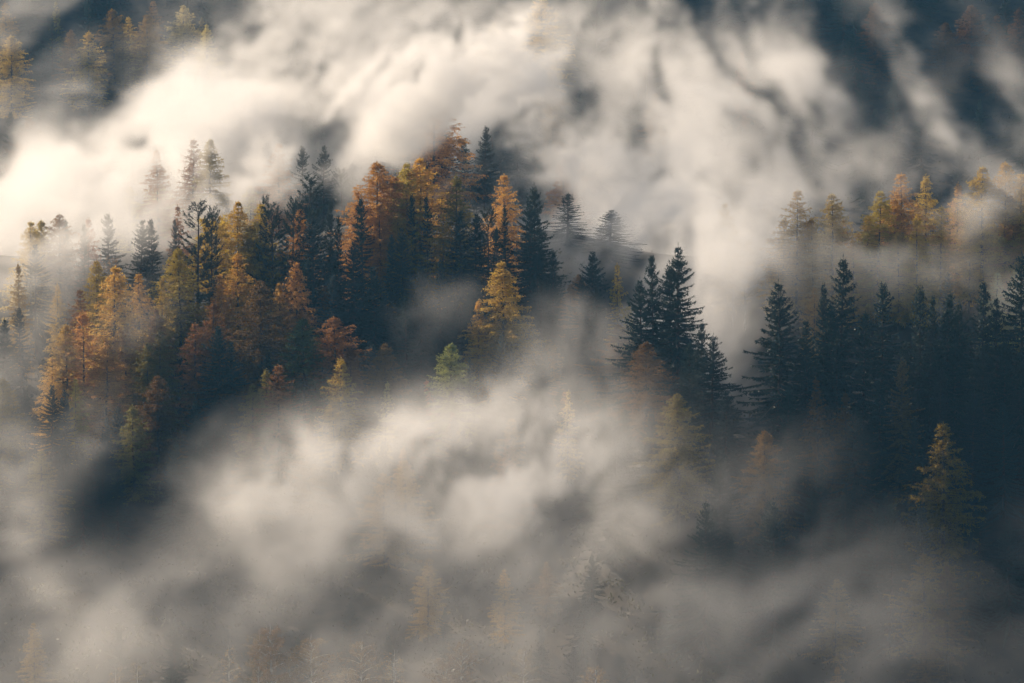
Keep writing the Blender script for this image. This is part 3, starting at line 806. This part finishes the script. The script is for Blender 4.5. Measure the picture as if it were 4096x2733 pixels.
for a in [
    (L, 1540, 1890, 15, 'dimgold', 'faint gold larch sunk deep in the lower mist bank', .9, 2),
    (L, 1625, 1840, 16, 'dimgold', 'faint gold larch right of another sunk deep in the lower mist bank', .9, 0),
    (L, 1240, 1690, 15, 'brown', 'brown larch fading at the top of the lower mist bank', .9, 3),
    (L, 1000, 1730, 15, 'brown', 'dull brown larch fading in mist under the yellow-green one', .9, 1),
    (L, 3060, 1720, 17, 'brown', 'murky brown larch in mist below the big gap spruce', .9, 2),
]:
    hero('G', a[0], a[1], a[2], a[3], a[4], a[5], a[6], a[7])

# ------------------------------------------------------------------ the rest of the forest, the ground and its undergrowth
def clear_of_others(x, y, z, H, wide, space):
    if SPOTS and min((x - s[0]) ** 2 + (y - s[1]) ** 2 for s in SPOTS) < space ** 2:
        return None
    u, v, d = pix(x, y, z + H)
    if not (-150 < u < 4250 and v < 2900):
        return None
    hw = .20 * H * wide * FPX / d
    for s in SPOTS:                                              # never hide the upper crown of a tree placed above
        if len(s) > 3 and s[5] > d - 1 and abs(s[3] - u) < hw + 40 and v < s[4] + s[6]:
            return None
    return u, v, d


def skyline(reg, u):
    if reg == 'A':
        return np.interp(u, [2480, 2560, 2620, 2720, 2800, 2850, 2900, 2935, 2960, 3050, 3075, 3120, 3240, 3360, 3470, 3900, 4100],
                         [1400, 1250, 1150, 1150, 1420, 1500, 1620, 1800, 2100, 2100, 1700, 1350, 1430, 1330, 1360, 1300, 1300])
    if reg == 'B':
        return np.interp(u, [0, 200, 500, 700, 900, 1250, 1500, 1900, 2000, 2250, 2420, 2560, 2640],
                         [1380, 1240, 1130, 1010, 980, 900, 900, 950, 960, 1060, 1100, 1330, 1560])
    if reg == 'C':
        return np.interp(u, [3060, 3100, 3600, 4100], [1060, 840, 800, 740])
    return -400


FILL_LABEL = {
    ('A', S): 'dark half-hidden spruce without clear outline packed in the shaded right stand',
    ('B', S): 'dark half-hidden spruce without clear outline packed among larches of the left hill',
    ('B', L): 'dim half-hidden larch without clear outline packed among spruces of the left hill',
    ('F', S): 'murky spruce swallowed by the mist on the lowest slope near the bottom edge',
    ('F', L): 'murky brown larch swallowed by the mist on the lowest slope near the bottom edge',
    ('C', L): 'hazy half-hidden larch in the back of the misty row behind the dark stand',
    ('C', S): 'hazy half-hidden spruce in the back of the misty larch row behind the dark stand',
    ('E', S): 'hazy blue-grey spruce in the unbroken forest of the far mountainside',
    ('E', L): 'hazy dull larch scattered in the spruce forest of the far mountainside',
}


def fill(reg, n, box, space, share_larch, Hr, colours, tries=40):
    done = 0
    for _ in range(n * tries):
        if done >= n:
            break
        y = random.uniform(box[2], box[3])
        hw = y * 0.139
        x = random.uniform(max(box[0], -hw), min(box[1], hw))
        z = float(ground(x, y))
        H = random.uniform(*Hr)
        if reg == 'B' and y < 600:
            H = min(H, 15)
        kind = L if random.random() < share_larch else S
        wide = random.uniform(.9, 1.3)
        q = clear_of_others(x, y, z, H, wide, space)
        if q is None or q[1] < skyline(reg, q[0]) + random.uniform(0, 60):
            continue
        if reg == 'C' and q[0] < 3220 or reg == 'A' and q[0] < 2780 and q[1] > 1700:
            continue
        if reg in 'AB' and 2935 < q[0] < 3075:
            continue
        place_tree(kind, random.randrange(8), x, y, z - .1, H, wide, random.choice(colours[kind]), FILL_LABEL[(reg, kind)],
                   'trees sunk in the lowest mist' if reg == 'F' else GROUPN[reg])
        SPOTS.append((x, y, 2.4))
        done += 1
    print('fill', reg, done)


COLB = {S: ['spruce', 'spruce', 'bluespruce', 'greyspruce'], L: ['brown', 'rust', 'olive', 'dimgold']}
fill('A', 60, (12, 90, 522, 585), 3.6, 0.0, (13, 22), {S: ['spruce', 'spruce', 'greyspruce']})
fill('B', 160, (-100, 26, 568, 690), 3.3, .14, (12, 20), COLB)
fill('B', 26, (6, 34, 592, 660), 3.2, .1, (11, 17), COLB)
fill('F', 34, (-80, 80, 455, 545), 4.2, .25, (8, 13), {S: ['spruce', 'bluespruce'], L: ['brown', 'dimgold']})
fill('C', 44, (30, 110, 640, 745), 3.6, .8, (13, 20), {S: ['greyspruce'], L: ['amber', 'gold', 'pale', 'gold']})
fill('E', 110, (-170, 170, 860, 1110), 6.5, .08, (17, 26), {S: ['bluespruce', 'greyspruce', 'spruce'], L: ['brown', 'shadedrust', 'olive']})

gx = np.concatenate([np.linspace(-1200, -200, 46), np.linspace(-195, 195, 110), np.linspace(205, 520, 18)])
gy = np.concatenate([np.linspace(-60, 420, 60), np.linspace(424, 1200, 195), np.linspace(1210, 1700, 50)])
X, Y = np.meshgrid(gx, gy, indexing='ij')
Z = ground(X, Y)
Z += .7 * NT.fbm(X / 6.0, Y / 6.0, 0 * X + 7, 3)
idx = np.arange(X.size).reshape(X.shape)
Fq = np.stack([idx[:-1, :-1], idx[1:, :-1], idx[1:, 1:], idx[:-1, 1:]], -1).reshape(-1, 4)
gm = mesh_from('ground', np.stack([X, Y, Z], -1).reshape(-1, 3), [Fq], [M_SOIL])
gm.polygons.foreach_set('use_smooth', np.ones(len(gm.polygons), bool))
go_ = bpy.data.objects.new('ground', gm)
COL.objects.link(go_)
go_['kind'] = 'structure'

r = np.random.default_rng(55)
B = Blades()
n = 7400
yy = np.concatenate([r.uniform(440, 1120, 5200), r.uniform(440, 560, 2200)])
xx = r.uniform(-1, 1, n) * yy * .145
keep = ~((yy > 680) & (yy < 800)) & ~((xx > 12) & (xx < 46) & (yy > 610))
xx, yy = xx[keep], yy[keep]
n = len(xx)
cz = ground(xx, yy)
sz = r.uniform(.4, 1.5, n)
m = 16
P = np.stack([xx, yy, cz], 1)[:, None] + r.normal(0, 1, (n, m, 3)) * sz[:, None, None] * [.8, .8, .45] + np.array([0, 0, 1]) * sz[:, None, None] * .6
B.add(P.reshape(-1, 3), r.normal(0, 1, (n * m, 3)) + [0, 0, .6], np.repeat(sz, m) * r.uniform(.3, .8, n * m), np.repeat(sz, m) * .12, np.repeat(r.uniform(.1, .9, n), m))
um = B.mesh('undergrowth', M_LEAF, r)
ug = bpy.data.objects.new('undergrowth', um)
COL.objects.link(ug)
ug.color = (.055, .052, .024, 1)
ug['kind'] = 'stuff'
ug['label'] = 'dark shrubs and bracken covering the forest floor between the trunks'

# ------------------------------------------------------------------ mist: banks of it lying in the valley, each a closed volume with its own density
NM, NW = Noise(21), Noise(22)

# (u, v, distance; half sizes across, up, along; lean in degrees; thickness)
PUFFS = [
    # the broad band between the left hill and the far mountainside
    (100, 800, 800, 520, 230, 45, 10, .016), (650, 560, 810, 480, 220, 45, 35, .015), (1000, 300, 830, 480, 230, 45, 35, .020),
    (1500, 430, 805, 430, 200, 40, 0, .020), (1800, 230, 840, 520, 130, 40, 12, .013), (2150, 480, 805, 400, 270, 45, 0, .012),
    (2640, 760, 785, 330, 360, 50, 0, .030), (2830, 350, 825, 300, 420, 45, -70, .020), (2500, 120, 860, 320, 190, 40, 0, .012),
    (3160, 460, 810, 230, 330, 40, -60, .010), (3700, 380, 835, 110, 420, 22, 28, .018), (3990, 380, 835, 90, 320, 22, 20, .018),
    (3600, 780, 795, 560, 120, 35, 0, .010), (1080, 120, 900, 330, 200, 40, 40, .010),
    (1700, 60, 900, 700, 120, 40, 0, .006), (250, 250, 860, 650, 320, 50, 0, .002), (3700, 250, 860, 520, 420, 50, 0, .001),
    # among the trees behind the crest, the bright gap, the row behind the dark stand
    (1020, 570, 706, 520, 160, 10, 15, .04), (370, 930, 642, 330, 120, 7, 14, .034), (60, 1010, 636, 240, 190, 8, 0, .034), (600, 720, 705, 480, 200, 12, 10, .05), (100, 930, 700, 330, 230, 30, 0, .012),
    (2330, 680, 700, 420, 260, 22, 0, .012), (1600, 420, 712, 380, 150, 14, 0, .008), (2830, 1100, 650, 270, 420, 34, 0, .022),
    (3600, 1020, 622, 620, 130, 20, -15, .009), (3740, 800, 650, 600, 230, 12, 0, .014), (150, 1080, 635, 240, 150, 14, -45, .010),
    (1540, 340, 708, 220, 250, 10, 0, .12), (2020, 290, 708, 250, 220, 10, 0, .15), (1290, 620, 706, 200, 150, 10, 0, .02), (2300, 640, 706, 300, 260, 10, 0, .022), (2560, 960, 722, 420, 190, 12, 0, .04), (2580, 980, 682, 330, 220, 11, 0, .055), (350, 640, 780, 330, 200, 40, 15, .02),
    (100, 930, 727, 520, 120, 10, 0, .05), (330, 130, 890, 480, 220, 30, 0, .003),
    # wisps on the left hill
    (2300, 1400, 597, 230, 180, 11, 30, .013), (1760, 1190, 606, 230, 150, 9, 45, .004),
    (560, 1270, 592, 150, 110, 7, 45, .015), (390, 1690, 552, 110, 180, 7, -25, .028), (60, 1450, 585, 200, 250, 10, 60, .008),
    # the lower bank: a thick body of mist, its lit upper edge, and loose shreds of it
    (1150, 1880, 528, 340, 160, 11, 28, .070), (1650, 1720, 528, 400, 115, 10, 22, .072), (2180, 1820, 528, 340, 220, 11, 10, .070),
    (2520, 2060, 535, 220, 160, 13, -30, 0.0310), (1280, 2120, 526, 380, 190, 18, 10, 0.0170), (1900, 2180, 526, 480, 210, 18, 0, 0.0143),
    (1920, 1950, 526, 280, 150, 11, 15, .055),
    (900, 1750, 550, 200, 90, 8, 30, .018),
    (80, 2000, 532, 140, 380, 10, 20, .034), (260, 2470, 505, 340, 230, 16, 10, 0.0109), (800, 2350, 515, 420, 250, 18, 15, 0.0059),
    (1500, 2450, 495, 1500, 230, 34, 4, 0.0042), (2048, 2720, 475, 2900, 350, 38, 0, 0.0051),
    (3250, 2280, 512, 480, 150, 14, 20, 0.0048), (3450, 2480, 498, 500, 190, 16, 10, 0.0038),
    (4070, 2120, 522, 120, 200, 8, 50, 0.0116), (2950, 1950, 530, 330, 180, 10, 20, .014),
    (3100, 1830, 556, 300, 110, 8, 20, .010),
]
HOLES = [(3930, 60, 860, 380, 150, 80, 0, .8), (3150, 1600, 560, 450, 300, 30, 0, .85), (2720, 1500, 560, 200, 300, 24, 0, .6), (2350, 400, 800, 170, 130, 200, 0, .75), (430, 2060, 530, 240, 180, 60, 10, .6), (1900, 1770, 538, 110, 90, 40, 20, .15),
         (3520, 430, 830, 130, 420, 90, 15, .93), (3890, 330, 830, 90, 160, 60, 15, .8), (1800, 2400, 510, 320, 110, 40, 0, .55),
         (3850, 1950, 530, 330, 420, 60, 0, .85), (3980, 2560, 505, 260, 260, 60, 0, .6), (1130, 1440, 560, 540, 160, 60, 0, .93), (1800, 1420, 570, 170, 100, 30, 0, .9), (560, 1500, 575, 380, 150, 40, 0, .6), (650, 2150, 520, 200, 120, 40, 0, .4),
         (2100, 470, 800, 110, 110, 60, 0, .35)]


def puff(X, Y, Z, u, v, d, ru, rv, rd, lean, amp):
    c = at(u, v, d)
    k = d / FPX
    a = math.radians(lean)
    if d > 755 and amp < .1:
        rd, amp = rd * .5, amp * 1.5
    dx, dy, dz = X - c[0], Y - c[1], Z - c[2]
    dy = dy - dz * .12
    p = (dx * math.cos(a) + dz * math.sin(a)) / (ru * k)
    q = (-dx * math.sin(a) + dz * math.cos(a)) / (rv * k)
    return amp * np.exp(-(p * p + q * q + (dy / rd) ** 2))


def thickness(X, Y, Z):
    D = np.zeros_like(X)
    for p in PUFFS:
        D += puff(X, Y, Z, *p)
    for h in HOLES:
        D *= 1 - np.minimum(1, puff(X, Y, Z, *h))
    live = D > 2e-4
    x, y, z, d = X[live], Y[live], Z[live], D[live]
    k = 1 + .5 * np.clip((y - 560) / 220, 0, 1)                  # shreds of the near bank are smaller
    z = z + np.interp(y, [480, 560, 640, 720, 850], [.15, .12, .078, .06, .03]) * (y - 600)   # shreds drift down along the slope
    wx = NW.fbm(x / (16 * k), y / 90, z / (16 * k), 5, .6, 1.4)
    wz = NW.fbm(x / (16 * k) + 31, y / 90 + 17, z / (16 * k) + 9, 5, .6, 1.4)
    x2, z2 = x + 8 * k * wx, z + 8 * k * wz
    a = np.radians(np.where(x > 30, np.where(y > 700, -60., 24.), 38.))
    s, t = x2 * np.cos(a) + z2 * np.sin(a), -x2 * np.sin(a) + z2 * np.cos(a)
    n = NM.fbm(s / (13 * k), y / 80, t / (6.8 * k), 6, .72, 1.33)
    g = np.clip((y - 545) / 90, 0, 1)                            # the near bank is the more even one
    f = np.clip(.80 - .18 * g + (2.0 + 2.7 * g) * n, .30 - .23 * g, 3) ** (1.0 + .25 * g)
    D[live] = d * f
    D[D < 4e-4] = 0
    return D


M_MIST, N_, L_, out_ = new_mat('mist')
pv = N_.new('ShaderNodeVolumePrincipled')
pv.inputs['Density'].default_value = 1.0
pv.inputs['Color'].default_value = (.985, .98, .975, 1)
pv.inputs['Anisotropy'].default_value = .45
L_.new(pv.outputs[0], out_.inputs['Volume'])
M_MIST.cycles.volume_interpolation = 'CUBIC'


def mist_bank(name, mn, mx, step, label):
    res = [int(round((mx[k] - mn[k]) / step[k])) + 1 for k in range(3)]
    ax = [np.linspace(mn[k], mx[k], res[k]) for k in range(3)]
    X, Y, Z = np.meshgrid(*ax, indexing='ij')
    D = thickness(X.ravel(), Y.ravel(), Z.ravel())
    me = bpy.data.meshes.new(name)
    me.vertices.add(X.size)
    me.vertices.foreach_set('co', np.stack([X, Y, Z], -1).astype(np.float32).ravel())
    me.attributes.new('thickness', 'FLOAT', 'POINT').data.foreach_set('value', D.astype(np.float32))
    me.materials.append(M_MIST)
    o = bpy.data.objects.new(name, me)
    COL.objects.link(o)
    o['kind'] = 'stuff'
    o['label'] = label
    ng = bpy.data.node_groups.new(name + '_volume', 'GeometryNodeTree')
    ng.interface.new_socket('Geometry', in_out='INPUT', socket_type='NodeSocketGeometry')
    ng.interface.new_socket('Geometry', in_out='OUTPUT', socket_type='NodeSocketGeometry')
    N, L = ng.nodes, ng.links
    gi, go = N.new('NodeGroupInput'), N.new('NodeGroupOutput')
    na = N.new('GeometryNodeInputNamedAttribute')
    na.data_type = 'FLOAT'
    na.inputs['Name'].default_value = 'thickness'
    si = N.new('GeometryNodeSampleIndex')
    si.data_type, si.domain, si.clamp = 'FLOAT', 'POINT', True
    prev = N.new('GeometryNodeInputPosition').outputs[0]
    for op, b in (('SUBTRACT', mn), ('MULTIPLY', [(res[k] - 1) / (mx[k] - mn[k]) for k in range(3)]), ('ADD', (.5, .5, .5)), ('FLOOR', (0, 0, 0))):
        m = N.new('ShaderNodeVectorMath')
        m.operation = op
        L.new(prev, m.inputs[0])
        if op != 'FLOOR':
            m.inputs[1].default_value = tuple(b)
        prev = m.outputs[0]
    sx = N.new('ShaderNodeSeparateXYZ')
    L.new(prev, sx.inputs[0])

    def im(op, a, b):
        m = N.new('FunctionNodeIntegerMath')
        m.operation = op
        L.new(a, m.inputs[0])
        if isinstance(b, int):
            m.inputs[1].default_value = b
        else:
            L.new(b, m.inputs[1])
        return m.outputs[0]
    ix = im('ADD', im('MULTIPLY', sx.outputs[0], res[1] * res[2]), im('ADD', im('MULTIPLY', sx.outputs[1], res[2]), sx.outputs[2]))
    L.new(gi.outputs[0], si.inputs['Geometry'])
    L.new(na.outputs[0], si.inputs['Value'])
    L.new(ix, si.inputs['Index'])
    vc = N.new('GeometryNodeVolumeCube')
    L.new(si.outputs[0], vc.inputs['Density'])
    vc.inputs['Min'].default_value, vc.inputs['Max'].default_value = tuple(mn), tuple(mx)
    for k, c in enumerate('XYZ'):
        vc.inputs['Resolution ' + c].default_value = res[k]
    sm = N.new('GeometryNodeSetMaterial')
    sm.inputs['Material'].default_value = M_MIST
    L.new(vc.outputs[0], sm.inputs['Geometry'])
    L.new(sm.outputs[0], go.inputs[0])
    o.modifiers.new('volume', 'NODES').node_group = ng
    print(name, res, X.size)
    return o


mist_bank('mist_bank', (-100, 440, -128), (92, 610, -38), (.62, 4, .62), 'grey mist bank lying in front of the trees across the lower half of the photo')
mist_bank('mist_bank', (-130, 611, -98), (118, 760, 8), (.85, 4, .85), 'bright mist among the trees on and behind the crest of the left hill')
mist_bank('mist_bank', (-190, 762, -90), (160, 1010, 40), (1.15, 6, 1.15), 'broad bright mist band filling the valley before the far mountainside')

M_AIR, N_, L_, out_ = new_mat('air')
pv = N_.new('ShaderNodeVolumePrincipled')
pv.inputs['Density'].default_value = .00009
pv.inputs['Color'].default_value = (.24, .60, 1.0, 1)
pv.inputs['Anisotropy'].default_value = .1
L_.new(pv.outputs[0], out_.inputs['Volume'])
bx = np.array([(x, y, z) for x in (-1260, 560) for y in (-90, 1740) for z in (-165, 620)], float)
hz = bpy.data.objects.new('haze', mesh_from('haze', bx, [np.array([(0, 1, 3, 2), (4, 6, 7, 5), (0, 4, 5, 1), (2, 3, 7, 6), (0, 2, 6, 4), (1, 5, 7, 3)])], [M_AIR]))
COL.objects.link(hz)
hz['kind'] = 'stuff'
hz['label'] = 'thin bluish air between the camera and the far mountainside'

SC.cycles.volume_step_rate = 6.5
SC.cycles.volume_max_steps = 1024
SC.cycles.volume_bounces = 3
SC.cycles.max_bounces = 8
SC.cycles.diffuse_bounces = 2
SC.cycles.glossy_bounces = 1
SC.cycles.transmission_bounces = 3
SC.cycles.use_denoising = True
SC.cycles.denoiser = 'OPENIMAGEDENOISE'
SC.cycles.use_adaptive_sampling = True
SC.cycles.adaptive_threshold = .035
